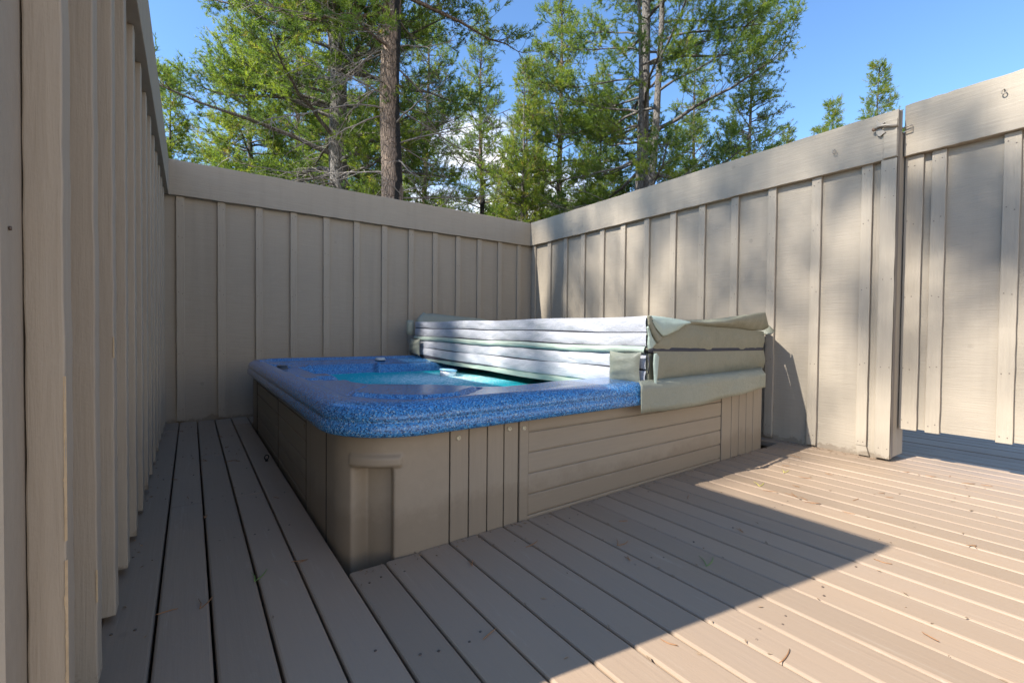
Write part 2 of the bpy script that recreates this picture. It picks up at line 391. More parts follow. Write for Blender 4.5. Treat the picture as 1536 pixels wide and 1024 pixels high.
# split foot of the last batten
m=MB(); m.add([(W+.03,-4.575,.012),(W+.03,-4.60,.012),(W+.03,-4.578,.088),(W+.03,-4.505,.088),(W+.03,-4.52,.012),
               (W+.058,-4.575,.012),(W+.058,-4.60,.012),(W+.058,-4.578,.088),(W+.058,-4.505,.088),(W+.058,-4.52,.012)],
              [(0,1,2,3,4),(9,8,7,6,5),(0,5,6,1),(1,6,7,2),(2,7,8,3),(3,8,9,4),(4,9,5,0)]).build('batten',M['batten'],rf)
m=rough_edge_slab(W+.004,W+.058,-4.742,-4.64,.02,ZB-.002,'z',n=24,amp=.0014)
for z in (.1,.75,1.45,2.1,2.31):
    for dy in (.02,.075): nail(m,(W+.0028,-4.65-dy,z),(-1,0,0))
m.build('corner_board',M['batten'],rf,bevel=.003,mat2=M['nail'])
rough_edge_slab(W+.006,W+.056,-4.7475,-4.7465,.03,ZT-.02,'z',n=30,amp=.0012).build('end_strip',M['edge'],rf)
rough_edge_slab(W-.012,W-.001,-4.742,-4.655,ZB+.005,2.70,'z',n=10,amp=.001).build('trim_block',M['rail'],rf,bevel=.003)
MB().box(W+.0585,W+.30,-4.744,-4.60,.03,2.62).build('post',M['batten'],rf,bevel=.004)
m=MB()
for i in range(5):
    m.disc((W+.058,-4.02+random.uniform(-.1,.1),.07+random.uniform(-.03,.03)),(-1,0,0),[(.02,0),(.015,.004),(.004,.005)],9)
# gate
GX=4.85
gt=thing('gate',(GX,-5.4,0),'sunlit taupe board and batten gate with a gap beneath it at the right','gate')
GY0=-4.752
MB().box(GX+.055,GX+.095,-6.2,GY0,.262,2.62).build('panel',M['panelx'],gt)
rough_edge_slab(GX-.012,GX+.052,-6.2,GY0,2.425,2.825,'y',n=30,amp=.0028).build('rail',M['rail'],gt,bevel=.004)
for y,w in ((GY0-.001,.112),(-4.915,.085),(-5.30,.085),(-5.68,.085),(-6.06,.085)):
    m=rough_edge_slab(GX+.025,GX+.053,y-w,y,.252,2.422,'z',n=24,amp=.0014)
    for z in (.31,.75,1.3,1.9,2.35):
        for dy in (.02,.06): nail(m,(GX+.0235,y-dy,z+random.uniform(-.02,.02)),(-1,0,0))
    m.build('batten',M['batten'],gt,bevel=.003,mat2=M['nail'])
# latch
lt=thing('gate_latch',(W-.012,-4.66,2.64),'small rusty latch bridging the post and gate near the top','latch')
m=MB()
pl=[(-4.604,2.735),(-4.625,2.70),(-4.665,2.688),(-4.640,2.672),(-4.640,2.645),(-4.672,2.612),(-4.635,2.588),(-4.618,2.60),(-4.604,2.64),(-4.612,2.68)]
n=len(pl); X0,X1=W-.022,W-.013
m.add([(X0,y,z) for y,z in pl]+[(X1,y,z) for y,z in pl],[tuple(range(n)),tuple(range(n,2*n))[::-1]]+[(i,n+i,n+(i+1)%n,(i+1)%n) for i in range(n)])
m.build('back_plate',M['metal'],lt)
MB().disc((W-.025,-4.596,2.652),(-1,0,0),[(.014,0),(.014,.008),(.009,.014)],12).build('pivot_bolt',M['rust'],lt)
MB().tube([(W-.035,-4.60,2.655),(W-.038,-4.635,2.664),(W-.035,-4.68,2.656),(W-.03,-4.715,2.642),(W-.01,-4.745,2.636)],[.006,.011,.012,.011,.009],8).build('lever',M['metal'],lt)
q=[(-4.74,2.642),(-4.805,2.652),(-4.803,2.612),(-4.74,2.606),(-4.74,2.642)]
MB().tube([(GX-.03,y,z) for y,z in q],.0045,6).build('strike_loop',M['metal'],lt)
for nm_,(y,z,xx),lb in (('a',(-4.318,2.565,W),'small metal eye hook on the rail of the sunlit fence left of the latch'),('b',(-5.30,2.70,GX-.012),'small round metal eye hook on the top rail of the gate')):
    h=MB(); h.tube([(xx-.001,y,z+.018),(xx-.02,y,z+.018)],.004,6)
    h.tube([(xx-.022,y+.012*math.sin(a),z+.0+.016*math.cos(a)) for a in [i*math.pi*2/12 for i in range(12)]],.0035,6)
    tag(h.build('eye_hook',M['metal'],loc=(xx,y,z)),lb,'hook','eye hooks on the rails')
h=MB(); h.tube([(.655,-2.083,.001),(.655,-2.083,.012)],[.012,.007],8)
h.tube([(.655+.016*math.sin(a)*.9,-2.083+.004*math.sin(a),.029+.018*math.cos(a)) for a in [i*math.pi*2/14 for i in range(15)]],.0042,6)
tag(h.build('eye_bolt',M['iron'],loc=(.655,-2.083,0)),'small black eye bolt standing up from the deck beside the hot tub','bolt')

# ---------------------------------------------------------------- hot tub
SH=.0373
def warp(x,y): return y+SH*(x-.73)*min(1,max(0,(-.435-y)/3.65))
tub=thing('hot_tub',(2.5,-2.2,-.45),'speckled blue hot tub with tan cabinet set into the deck','hot tub')
# cabinet: one parameter along the foot, left side -> rounded front corner -> front -> right
RC=.30; XL,XR,YF,YB=.73,4.297,-4.085,-.435
ARC=math.pi/2*RC
def per(s,off=0):
    """s=0 at (XL, YF+RC) ; negative goes back along the left side; positive round the corner and along the front"""
    if s<0: x,y,nx,ny=XL,YF+RC-s,-1,0
    elif s<ARC:
        a=s/RC; x=XL+RC-RC*math.cos(a); y=YF+RC-RC*math.sin(a); nx,ny=-math.cos(a),-math.sin(a)
    else: x=XL+RC+(s-ARC); y=YF; nx,ny=0,-1
    x+=nx*off;y+=ny*off
    return x,warp(x,y)
def sY(y): return -(y-(YF+RC))          # s for a y on the left side (negative)
def sX(x): return ARC+(x-(XL+RC))
def strip(s0,s1,z0,z1,off0,off1,ns=None):
    """solid strip of cabinet between s0..s1, inner offset off0, outer off1"""
    m=MB(); ns=ns or max(1,int(abs(s1-s0)/.04) if (s1>0 and s0<ARC) else 1)
    vs=[];fs=[]
    for i in range(ns+1):
        s=s0+(s1-s0)*i/ns
        a=per(s,off0);b=per(s,off1); vs+=[(*a,z0),(*b,z0),(*b,z1),(*a,z1)]
    for i in range(ns):
        for q in range(4): fs.append((i*4+q,(i+1)*4+q,(i+1)*4+(q+1)%4,i*4+(q+1)%4))
    fs+=[(0,1,2,3),tuple(ns*4+q for q in(3,2,1,0))]
    m.add(vs,fs); return m
def merge(*ms):
    r=MB()
    for m in ms:
        o=len(r.v); r.v+=m.v; r.f+=[tuple(i+o for i in f) for f in m.f]; r.smooth+=m.smooth; r.mi+=m.mi
    return r
ZS=.565
# dark inner carcass that closes the seams
ins=MB(); ss=[sY(YB),sY(-3.4),-.25,0]+[ARC*i/8 for i in range(1,8)]+[ARC,ARC+.14,ARC+.33,sX(2.5),sX(XR-.01)]
ring=[per(s,-.11 if -.3<s<ARC+.3 else -.02) for s in ss]+[(XR-.02,YB-.02)]
n=len(ring); ins.add([(x,y,-.42) for x,y in ring]+[(x,y,ZS-.01) for x,y in ring],[(i,(i+1)%n,n+(i+1)%n,n+i) for i in range(n)])
ins.build('carcass',M['dark'],tub)
def grooved(s0,s1,stile0,stile1,name):
    ms=[strip(s0,s0+stile0,-.4,ZS,-.02,.004),strip(s1-stile1,s1,-.4,ZS,-.02,.004)] if stile1>0 else [strip(s0,s0+stile0,-.4,ZS,-.02,.004)]
    zs=[-.4,-.205,-.093,.019,.131,.243,.356,.467,ZS]; e=s1-stile1
    for a,b in zip(zs[:-1],zs[1:]): ms.append(strip(s0+stile0,e,a+.0032,b-.0032,-.018,.002))
    ms.append(strip(s0+stile0-.002,e,-.4,ZS,-.019,-.008))
    return merge(*ms).build(name,M['skh'],tub,bevel=.0048,seg=2)
grooved(sX(1.605),sX(3.62),.06,.0,'side_panel')
grooved(sY(-2.130),sY(-.80),.02,.05,'side_panel')
grooved(sY(-3.165),sY(-2.145),.12,.0,'side_panel')
strip(sY(-.785),sY(YB),-.4,ZS,-.02,.004).build('corner_panel',M['skv'],tub,bevel=.003)
strip(sY(-3.645),sY(-3.183),-.4,ZS,-.02,.003).build('trim_panel',M['skv'],tub,bevel=.003)
xs=[1.187,1.292,1.400,1.503,1.597]
merge(*[strip(sX(a)+.0032,sX(b)-.0032,-.4,ZS,-.02,.003) for a,b in zip(xs[:-1],xs[1:])]).build('slatted_panel',M['skv'],tub,bevel=.003)
xs=[3.63,3.78,3.90,4.02,4.14,XR]
merge(*[strip(sX(a)+.0032,sX(b)-.0032,-.4,ZS,-.02,.003) for a,b in zip(xs[:-1],xs[1:])]).build('slatted_panel',M['skv'],tub,bevel=.003)
MB().box(XR-.015,XR+.003,YF+.16,YB,-.4,ZS).build('end_panel',M['skv'],tub,bevel=.003)
for sq in (-3.174,-2.138,-.793,-3.652):
    strip(sY(sq)-.006,sY(sq)+.006,-.4,ZS,-.02,.0045).build('seam_shade',M['dark'],tub)  # dark strips added in the seams, standing in for their shade
# moulded corner with hand-hold recess
s0,s1=sY(-3.655),sX(1.182)
SA=np.linspace(s0,s1,110); ZA=np.concatenate([np.linspace(-.4,-.06,8)[:-1],np.linspace(-.06,ZS,90)])
sc0=.268
def sst(a,b,x): t=min(1,max(0,(x-a)/(b-a))); return t*t*(3-2*t)
Pm=np.zeros((len(SA),len(ZA),3))
for i,s in enumerate(SA):
    for j,z in enumerate(ZA):
        u=s-sc0
        rec=sst(-.115,-.075,u)*(1-sst(.075,.088,u))*(1-sst(.375,.40,z))
        bar=sst(-.125,-.11,u)*(1-sst(.115,.13,u))*sst(.392,.41,z)*(1-sst(.438,.46,z))
        off=.003-.075*rec+.015*bar
        x,y=per(s,off); Pm[i,j]=(x,y,z)
MB().grid(Pm,flip=False).build('moulded_corner',M['skm'],tub)
for x,z in ((1.232,.492),(1.535,.500),(1.632,.492)):
    y=warp(x,YF)-.004; MB().disc((x,y,z),(0,-1,0),[(.0125,0),(.0125,.003),(.010,.006),(.005,.006),(.0045,.002)],14).build('screw_cap',M['cream'],tub)
y=-3.12; MB().disc((XL-.004,y,.44),(-1,0,0),[(.012,0),(.012,.003),(.009,.005)],12).build('screw_cap',M['skh'],tub)

# shell: lip outline as rounded rectangle, height field inside
LX0,LX1,LY0,LY1,LR=.660,4.40,-4.175,-.335,.36
cx,cy=(LX0+LX1)/2,(LY0+LY1)/2; hx,hy=(LX1-LX0)/2,(LY1-LY0)/2
def outline(th):
    # ray / rounded-rect intersection by bisection on the sdf
    dx,dy=np.cos(th),np.sin(th); lo=np.zeros_like(th);hi=np.full_like(th,4.)
    for _ in range(40):
        m=(lo+hi)/2; qx=np.abs(m*dx)-hx+LR;qy=np.abs(m*dy)-hy+LR
        sd=np.hypot(np.maximum(qx,0),np.maximum(qy,0))+np.minimum(np.maximum(qx,qy),0)-LR
        hi=np.where(sd>0,m,hi);lo=np.where(sd>0,lo,m)
    return lo
def sdf_rr(x,y):
    qx=np.abs(x-cx)-hx+LR;qy=np.abs(y-cy)-hy+LR
    return -(np.hypot(np.maximum(qx,0),np.maximum(qy,0))+np.minimum(np.maximum(qx,qy),0)-LR)   # + inside
def sdf_poly(x,y,P,rnd=0.):
    P=np.array(P);d=np.full(x.shape,1e9);ins=np.zeros(x.shape,bool);n=len(P)
    for i in range(n):
        a,b=P[i],P[(i+1)%n];e=b-a;t=np.clip(((x-a[0])*e[0]+(y-a[1])*e[1])/(e@e),0,1)
        d=np.minimum(d,np.hypot(x-a[0]-t*e[0],y-a[1]-t*e[1]))
        c=((a[1]>y)!=(b[1]>y))&(x<(b[0]-a[0])*(y-a[1])/(b[1]-a[1]+1e-12)+a[0]); ins^=c
    return np.where(ins,d,-d)+rnd
def sm_(a,b,x): t=np.clip((x-a)/(b-a),0,1); return t*t*(3-2*t)
OPEN=[(1.12,-.98),(3.9,-.95),(3.95,-3.74),(1.98,-3.74),(1.80,-3.66),(1.66,-3.50),(1.52,-3.30),(1.34,-3.16),(1.16,-3.04),(1.12,-2.9)]
PED=[(.92,-3.53),(1.08,-3.27),(1.46,-3.50),(1.56,-3.64),(1.36,-3.80),(1.18,-3.83),(1.02,-3.70)]
def H(x,y):
    dO=sdf_rr(x,y); z=np.full(x.shape,.69)
    z-= .052*(1-np.sqrt(np.clip(1-(1-np.clip(dO/.10,0,1))**2,0,1)))
    z-= .030*sm_(.10,.20,dO)*(1-sm_(1.6,2.1,x)*(y<-2.0))*(x<4.2)      # ridge, then the lower deck of the rim
    dI=sdf_poly(x,y,OPEN,.07)
    z-= .035*sm_(-.35,-.02,dI)*(y>-2.2)
    z-= .24*sm_(0,.22,dI)+.5*sm_(.4,.75,dI)
    # head-rest recess moulded in the back wall
    hr=sdf_poly(x,y,[(1.28,-.86),(1.83,-.86),(1.83,-1.5),(1.28,-1.5)],.05)
    z-= .075*sm_(-.005,.03,hr)*sm_(-.10,.02,dI)
    z+= .022*np.exp(-((hr+.035)/.020)**2)*sm_(-.12,.0,dI)-.030*np.exp(-((hr-.012)/.014)**2)*sm_(-.12,.0,dI)
    # lounger shoulder at the left
    lo=sdf_poly(x,y,[(.98,-2.45),(1.25,-2.45),(1.25,-2.7),(.98,-2.7)],.05); z-=.028*sm_(-.02,.06,lo)
    lo2=sdf_poly(x,y,[(.80,-2.55),(1.02,-2.60),(1.02,-2.66),(.80,-2.63)],.02); z-=.022*sm_(-.015,.02,lo2)
    lo3=sdf_poly(x,y,[(.76,-.80),(.99,-.92),(.99,-.98),(.76,-.88)],.01); z-=.03*sm_(-.01,.02,lo3)
    pd=sdf_poly(x,y,PED,.03); z+=.013*sm_(-.012,.016,pd)-.012*np.exp(-((pd+.018)/.012)**2)
    return z
NT_=760; th=np.linspace(0,2*np.pi,NT_,endpoint=False); r0=outline(th)
tr=np.concatenate([1-np.linspace(0,.06,14),1-np.linspace(.064,.55,120)[0:],np.linspace(.44,.0,14)])
X=cx+np.outer(tr,r0*np.cos(th));Y=cy+np.outer(tr,r0*np.sin(th));Z=H(X,Y)
wy=np.vectorize(warp)
prof=[(-.035,.548),(-.004,.548),(.008,.556),(.010,.575),(.008,.596),(.001,.608),(-.002,.614),(.001,.620),(.002,.628)]   # skirt of the lip, bottom -> top
rows=[]
for off,z in prof:
    k=1+off/np.hypot(1,1)/1.9*1.35
    rows.append(np.stack([cx+k*r0*np.cos(th),cy+k*r0*np.sin(th),np.full(NT_,z)],-1))
G=np.concatenate([np.stack(rows),np.stack([X,Y,Z],-1)]); G[...,1]=wy(G[...,0],G[...,1])
G=np.concatenate([G,G[:,:1]],1)
MB().grid(G,flip=True).build('shell',M['shell'],tub)
for (x,y,z,r,mt,nm_) in ((2.02,-.66,.655,.055,'plasticg','control_knob'),(.86,-1.42,.648,.045,'plastick','air_valve')):
    MB().disc((x,y,z),(0,0,1),[(r*1.15,0),(r*1.15,.006),(r,.012),(r*.95,.026),(r*.8,.030)],24).build(nm_,M[mt],tub)
# water
yy,xx_=np.meshgrid(np.linspace(-3.9,-.85,90),np.linspace(1.0,4.05,90)); zz=.535+.0025*np.sin(xx_*9+yy*5)*np.cos(yy*11-xx_*3)
wt=MB().grid(np.stack([xx_,yy,zz],-1),flip=True); struct(wt.build('water',M['water']))
fl=thing('chlorine_floater',(2.40,-1.66,.535),'white floating chlorine dispenser with pale blue cap on the water','floater')
MB().disc((2.40,-1.66,.513),(.05,0,1),[(.055,0),(.082,.012),(.086,.045),(.082,.074)],28).build('float_body',M['plasticw'],fl)
MB().disc((2.403,-1.66,.588),(.08,-.02,1),[(.090,0),(.094,.006),(.090,.016),(.06,.020)],28).build('cap',M['plasticb'],fl)

# ---------------------------------------------------------------- folded cover
cv=thing('hot_tub_cover',(3.5,-2.2,.70),'folded sage green tub cover with white fabric underside, stacked on the hot tub','hot tub cover')
A_=np.array([2.60,-4.07]);B_=np.array([4.47,-3.858]);LEN=np.hypot(*(B_-A_));UD=(B_-A_)/LEN;ND=np.array([UD[1],-UD[0]])
def cf(a,z,off=0): p=A_+UD*a+ND*off; return (p[0],p[1],z)
YBK=-.33
def edge_lerp(t,zb,zf): return zb+(zf-zb)*t
def side_band(name,mat,zb0,zf0,zb1,zf1,x,bul,nz=8,ny=90,wr=.0035,seed=0,y0=YBK,y1=-4.065):
    r=np.random.default_rng(seed); ph=r.uniform(0,6.28,8); P=np.zeros((ny,nz,3))
    for i in range(ny):
        t=i/(ny-1);y=y0+(y1-y0)*t
        sag=.010*math.sin(t*math.pi*1.0)*(1 if zb0<.9 else .3)+.004*math.sin(t*17+ph[0])
        a=zb0+(zf0-zb0)*t; b=zb1+(zf1-zb1)*t
        for j in range(nz):
            u=j/(nz-1); w=wr*(math.sin(t*60+ph[1]+3*u)+.6*math.sin(t*113+ph[2]-5*u)+.8*math.sin(t*27+ph[3]+2*u))*math.sin(math.pi*u)
            P[i,j]=(x-bul*max(0,math.sin(math.pi*u))**.6+w,y,a+(b-a)*u-sag)
    return MB().grid(P).build(name,mat,cv)
# whites and seams : (back z, front z) for each line, measured bottom to top
side_band('underside_band',M['white'],.705,.650,.790,.760,2.60,.007,seed=1)
side_band('underside_band',M['white'],.798,.768,.885,.862,2.60,.007,seed=2)
side_band('piping',M['mint'],.888,.865,.940,.912,2.590,.016,seed=3,wr=.003)
side_band('underside_band',M['white'],.942,.915,1.036,1.000,2.60,.008,seed=4)
side_band('underside_band',M['white'],1.046,1.010,1.118,1.112,2.60,.007,seed=5)
side_band('bottom_hem',M['mint'],.640,.600,.712,.660,2.612,.004,seed=6,wr=.003)
MB().box(2.603,2.64,-4.05,YBK-.01,.66,1.10).build('seam',M['seam'],cv)
def curve(pts,a):
    p=np.array(pts); return float(np.interp(a,p[:,0],p[:,1]))
seam_=[(-.03,.893),(.51,.880),(1.1,.872),(1.9,.863)]
# foam halves
def slab(name,z0b,z0f,z1b,z1f,mat):
    m=MB(); f=[tuple(A_+UD*.012+ND*.006),tuple(B_+ND*.006)]; bk=[(2.61,YBK),(4.50,YBK)]
    vs=[(*f[0],z0f),(*f[1],z0f),(bk[1][0],bk[1][1],z0b),(bk[0][0],bk[0][1],z0b),(*f[0],z1f),(*f[1],z1f-.06),(bk[1][0],bk[1][1],z1b-.05),(bk[0][0],bk[0][1],z1b)]
    return m.add(vs,[(0,3,2,1),(4,5,6,7),(0,1,5,4),(1,2,6,5),(2,3,7,6),(3,0,4,7)]).build(name,mat,cv,bevel=.012,seg=3)
P=[[cf(a,curve(seam_,a)+dz,.013) for dz in (-.018,.018)] for a in np.linspace(.0,LEN-.01,30)]
MB().grid(np.array(P)).build('end_seam',M['seam'],cv,shell=.004)
slab('lower_half',.69,.665,.91,.872,M['vinyl']); slab('upper_half',.92,.882,1.118,1.095,M['vinyl'])
def curve(pts,a):
    p=np.array(pts); return float(np.interp(a,p[:,0],p[:,1]))
def face(name,mat,lo,up,a0,a1,off,bul=.0,na=70,nz=12,seed=0,wr=.004,shell=0):
    r=np.random.default_rng(seed);ph=r.uniform(0,6.28,6);P=np.zeros((na,nz,3))
    for i in range(na):
        a=a0+(a1-a0)*i/(na-1);l=curve(lo,a);h=curve(up,a)
        for j in range(nz):
            u=j/(nz-1); w=wr*(math.sin(a*9+ph[0]+2*u)+.7*math.sin(a*21+ph[1]+4*u)+.5*math.sin(a*43+ph[2]))
            P[i,j]=cf(a,l+(h-l)*u,(off(a,u) if callable(off) else off)+bul*math.sin(math.pi*u)+w*math.sin(math.pi*min(1,u+.15)))
    return MB().grid(P).build(name,mat,cv,shell=shell)
seam=[(-.03,.893),(.51,.880),(1.1,.872),(1.9,.863)]
topc=[(0,1.02),(.109,.986),(.208,1.001),(.303,1.027),(.401,1.067),(.505,1.073),(.746,1.064),(1.011,1.059),(1.329,1.053),(1.579,1.04),(1.875,1.03)]
face('upper_end',M['vinyl'],[(p[0],p[1]+.006) for p in seam],topc,.03,LEN,.012,.010,seed=11)
l2=[(.03,.668),(.282,.672),(.555,.675),(1.115,.677),(1.468,.690),(1.88,.697)]
face('lower_end',M['vinyl'],l2,[(p[0],p[1]-.006) for p in seam],.05,LEN,.016,.012,seed=12)
fb=[(-.10,.50),(-.044,.490),(.193,.491),(.526,.486),(1.123,.496),(1.502,.512),(1.9,.516)]
P=[]
for i in range(80):
    t=i/79; r0_=np.array([2.56+1.91*t,-4.085+.227*t,.690+.012*t]); xl=2.475+1.64*t; yl=warp(xl,LY0)-.020+.004*math.sin(t*23)
    r1_=np.array([xl+.02,yl+.035,.700]); r2_=np.array([xl,yl,.672]); r3_=np.array([xl,yl-.006+.008*math.sin(t*14),curve([(0,.505),(.15,.497),(.4,.500),(.7,.530),(1,.562)],t)])
    P.append([r0_*(1-u)+r1_*u for u in np.linspace(0,1,5)]+[r2_]+[r2_*(1-u)+r3_*u for u in np.linspace(.2,1,5)])
MB().grid(np.array(P),flip=True).build('skirt_flap',M['sage'],cv,shell=.005)
# curled top flap: right part olive, left part shows its pale lining
up=[(.40,1.094),(.469,1.088),(.745,1.089),(1.009,1.107),(1.324,1.151),(1.60,1.185),(1.79,1.200),(1.85,1.085)]
lo=[(.40,1.066),(.505,1.072),(.746,1.063),(1.011,1.058),(1.329,1.052),(1.579,1.039),(1.85,1.040)]
face('top_flap',M['vinyl'],lo,up,.40,1.85,lambda a,u:.014+.05*math.sin(math.pi*u*.7)*min(1,(a-.38)*1.2),.0,na=80,seed=14,wr=.003,shell=.006)
up2=[(-.012,1.113),(.143,1.110),(.367,1.098),(.47,1.089)]; lo2=[(-.012,1.075),(.03,1.035),(.109,.984),(.15,.986),(.208,1.000),(.303,1.026),(.38,1.058),(.47,1.074)]
face('flap_lining',M['mint'],lo2,up2,-.012,.47,lambda a,u:.045-.025*u,.016,na=50,seed=15,wr=.003,shell=.005)
def ribbon(name,mat,L,Rr,off,n=30,shell=.005,bul=.01):
    P=np.zeros((n,6,3));L=np.array(L);Rr=np.array(Rr)
    def at(p,t):
        k=np.linspace(0,1,len(p)); return np.interp(t,k,p[:,0]),np.interp(t,k,p[:,1])
    for i in range(n):
        t=i/(n-1);a=at(L,t);b=at(Rr,t)
        for j in range(6):
            u=j/5; P[i,j]=cf(a[0]+(b[0]-a[0])*u,a[1]+(b[1]-a[1])*u,off+bul*math.sin(math.pi*u))
    return MB().grid(P).build(name,mat,cv,shell=shell)
P=[]
for i in range(40):
    t=i/39; y=-3.93+1.9*t; x=4.485; top=float(np.interp(t,[0,.09,1],[1.03,1.185,1.09]))+.008*math.sin(t*14)
    P.append([(x+.075*u**1.4,y,1.0+(top-1.0)*u) for u in np.linspace(0,1,6)])
MB().grid(np.array(P)).build('shadow_flap',M['vinyl'],cv,shell=.006)  # added flap on the hidden right edge, shaped to cast the fence shadow
ribbon('corner_flap',M['vinyl'],[(-.054,1.113),(-.045,1.054),(-.001,.999),(.066,.935)],[(-.012,1.111),(.004,1.071),(.056,1.016),(.112,.984)],.034)
ribbon('corner_tip',M['mint'],[(-.05,1.04),(-.03,.985),(-.035,.93),(-.027,.90)],[(-.040,1.045),(.01,.98),(.066,.935),(.02,.912)],.026)
ribbon('end_strip',M['mint'],[(.017,.871),(.012,.80),(.02,.74),(.027,.661)],[(.05,.872),(.078,.848),(.065,.765),(.045,.661)],.04)
def pillow(name,y0,y1,z0,z1,x,th,mat,seed=0):
    r=np.random.default_rng(seed);ph=r.uniform(0,6.28,4);n=26;F=np.zeros((n,n,3));Bk=np.zeros((n,n,3))
    for i in range(n):
        for j in range(n):
            u=i/(n-1);v=j/(n-1);k=(max(0,math.sin(math.pi*u))*max(0,math.sin(math.pi*v)))**.38
            pin=.012*math.sin(math.pi*u); pz=.014*math.sin(math.pi*v)
            yy=y0+(y1-y0)*u+(pz if u<.5 else -pz)*abs(1-2*u); zz=z0+(z1-z0)*v+(pin if v<.5 else -pin)*abs(1-2*v)
            w=.004*math.sin(u*13+ph[0]+v*3)+.003*math.sin(v*17+ph[1]+u*4)
            F[i,j]=(x-th*k+w*k,yy,zz);Bk[i,j]=(x+.012*k,yy,zz)
    return MB().grid(F,flip=True).grid(Bk).build(name,mat,cv)
pillow('lock_tab',-4.062,-3.79,.662,.880,2.555,.055,M['sage'],3)
pillow('lock_tab',-.60,-.30,.690,.905,2.545,.05,M['sage'],4)
# back flap standing up at the far end
m=MB(); P=[]
for i in range(24):
    x=2.60+i*.055; top=np.interp(x,[2.60,2.70,2.75,2.84,3.2,3.6,4.0],[1.13,1.255,1.228,1.236,1.21,1.185,1.12])
    P.append([(x,-.42+.09*u,1.05+(top-1.05)*u) for u in np.linspace(0,1,6)])
m.grid(np.array(P)); m.build('back_flap',M['sage'],cv,shell=.006)
m=MB(); P=[[(2.46+.1*i/3,-.37-.02*math.sin(i),.95-.0*i+(.19*j/3)) for j in range(4)] for i in range(4)]
m.grid(np.array(P)); m.build('back_corner_flap',M['sage'],cv,shell=.005)
for y,z in ((-4.078,.86),(-4.080,.68)):
    MB().tube([(2.60,y,z-.0),(2.603,y-.012,z-.06),(2.60,y-.004,z-.12)],.004,6).build('strap',M['seam'],cv) if z>.7 else None

# ---------------------------------------------------------------- litter on the deck
def needle(x,y,a,L,curl,mat,fork=False,name='pine_needle'):
    m=MB(); pts=[]
    for i in range(7):
        t=i/6-.5; ang=a+curl*t; pts.append((x+math.cos(a)*t*L-math.sin(a)*curl*L*.4*(t*t),y+math.sin(a)*t*L+math.cos(a)*curl*L*.4*(t*t),.0035+.006*abs(t)*random.random()))
    m.tube(pts,[.0012,.0018,.002,.002,.0018,.0015,.001],5)
    if fork:
        a2=a+random.uniform(.25,.6); p=pts[0]; m.tube([p,(p[0]+math.cos(a2)*L*.4,p[1]+math.sin(a2)*L*.4,.006),(p[0]+math.cos(a2+.2)*L*.8,p[1]+math.sin(a2+.2)*L*.8,.010)],[.0016,.0018,.0008],5)
    return m.build(name,mat,loc=(x,y,.003))
random.seed(21)
for i in range(52):
    while True:
        if random.random()<.25: x,y=random.uniform(.05,.68),random.uniform(-4.4,-.2)
        else: x,y=random.uniform(.8,4.65),random.uniform(-5.7,-4.2)
        if y<skirt_y(x)-.06 or x<.68: break
    o=needle(x,y,random.uniform(0,math.pi),random.uniform(.04,.095),random.uniform(-1,1),M['dryneedle'],random.random()<.4)
    tag(o,'dry reddish brown pine needle lying loose on the deck boards','pine needle','dry pine needles scattered on the deck')
for (x,y,a,c,mt,lb) in ((.42,-3.92,1.0,.8,'greenneedle','green pine needle sprig lying across the gap of the left deck boards'),
      (2.05,-4.88,.3,.7,'greenneedle','green pine needle sprig on the shaded deck before the hot tub panel'),
      (3.30,-4.47,.2,.5,'yellowneedle','yellow needle fallen on the sunlit deck near the shadow edge'),
      (3.75,-4.42,.1,.5,'yellowneedle','yellow needle on the sunlit deck beside the shadow of the tub cover')):
    tag(needle(x,y,a,.10,c,M[mt],True),lb,'pine needle','fresh needles on the deck')

lm=MB()
for i in range(110):
    k=random.randint(-1,34); x=P0+k*PP+random.gauss(0,.006) if random.random()<.6 else random.uniform(.1,4.6)
    y=random.uniform(-5.9,-4.15) if x>.72 else random.uniform(-4.8,-.1)
    if x>.72 and y>skirt_y(x)-.02: continue
    a=random.uniform(0,math.pi); L=random.uniform(.004,.016); z=.003
    c,s_=math.cos(a),math.sin(a)
    lm.add([(x-c*L,y-s_*L,z),(x+s_*L*.3,y-c*L*.3,z+.002),(x+c*L,y+s_*L,z),(x-s_*L*.25,y+c*L*.25,z+.001),(x,y,z-.002)],[(0,1,2,3),(0,4,1),(1,4,2),(2,4,3),(3,4,0)])
for i in range(260):
    if random.random()<.5: x=random.uniform(.75,4.5); y=skirt_y(x)-.008-abs(random.gauss(0,.03))
    elif random.random()<.5: y=random.uniform(-4.7,-3.9); x=W-.0+.05-abs(random.gauss(0,.05))
    else: y=random.uniform(-4.5,-.05); x=-.07+abs(random.gauss(0,.05))
    a=random.uniform(0,math.pi); L=random.uniform(.003,.013); z=.003; c,s_=math.cos(a),math.sin(a)
    lm.add([(x-c*L,y-s_*L,z),(x+s_*L*.35,y-c*L*.35,z+.003),(x+c*L,y+s_*L,z),(x-s_*L*.25,y+c*L*.25,z+.001),(x,y,z-.002)],[(0,1,2,3),(0,4,1),(1,4,2),(2,4,3),(3,4,0)])
o=lm.build('deck_debris',simple('leaf_crumbs',(.22,.15,.09),.9,0,.5,0,80)); o['kind']='stuff'
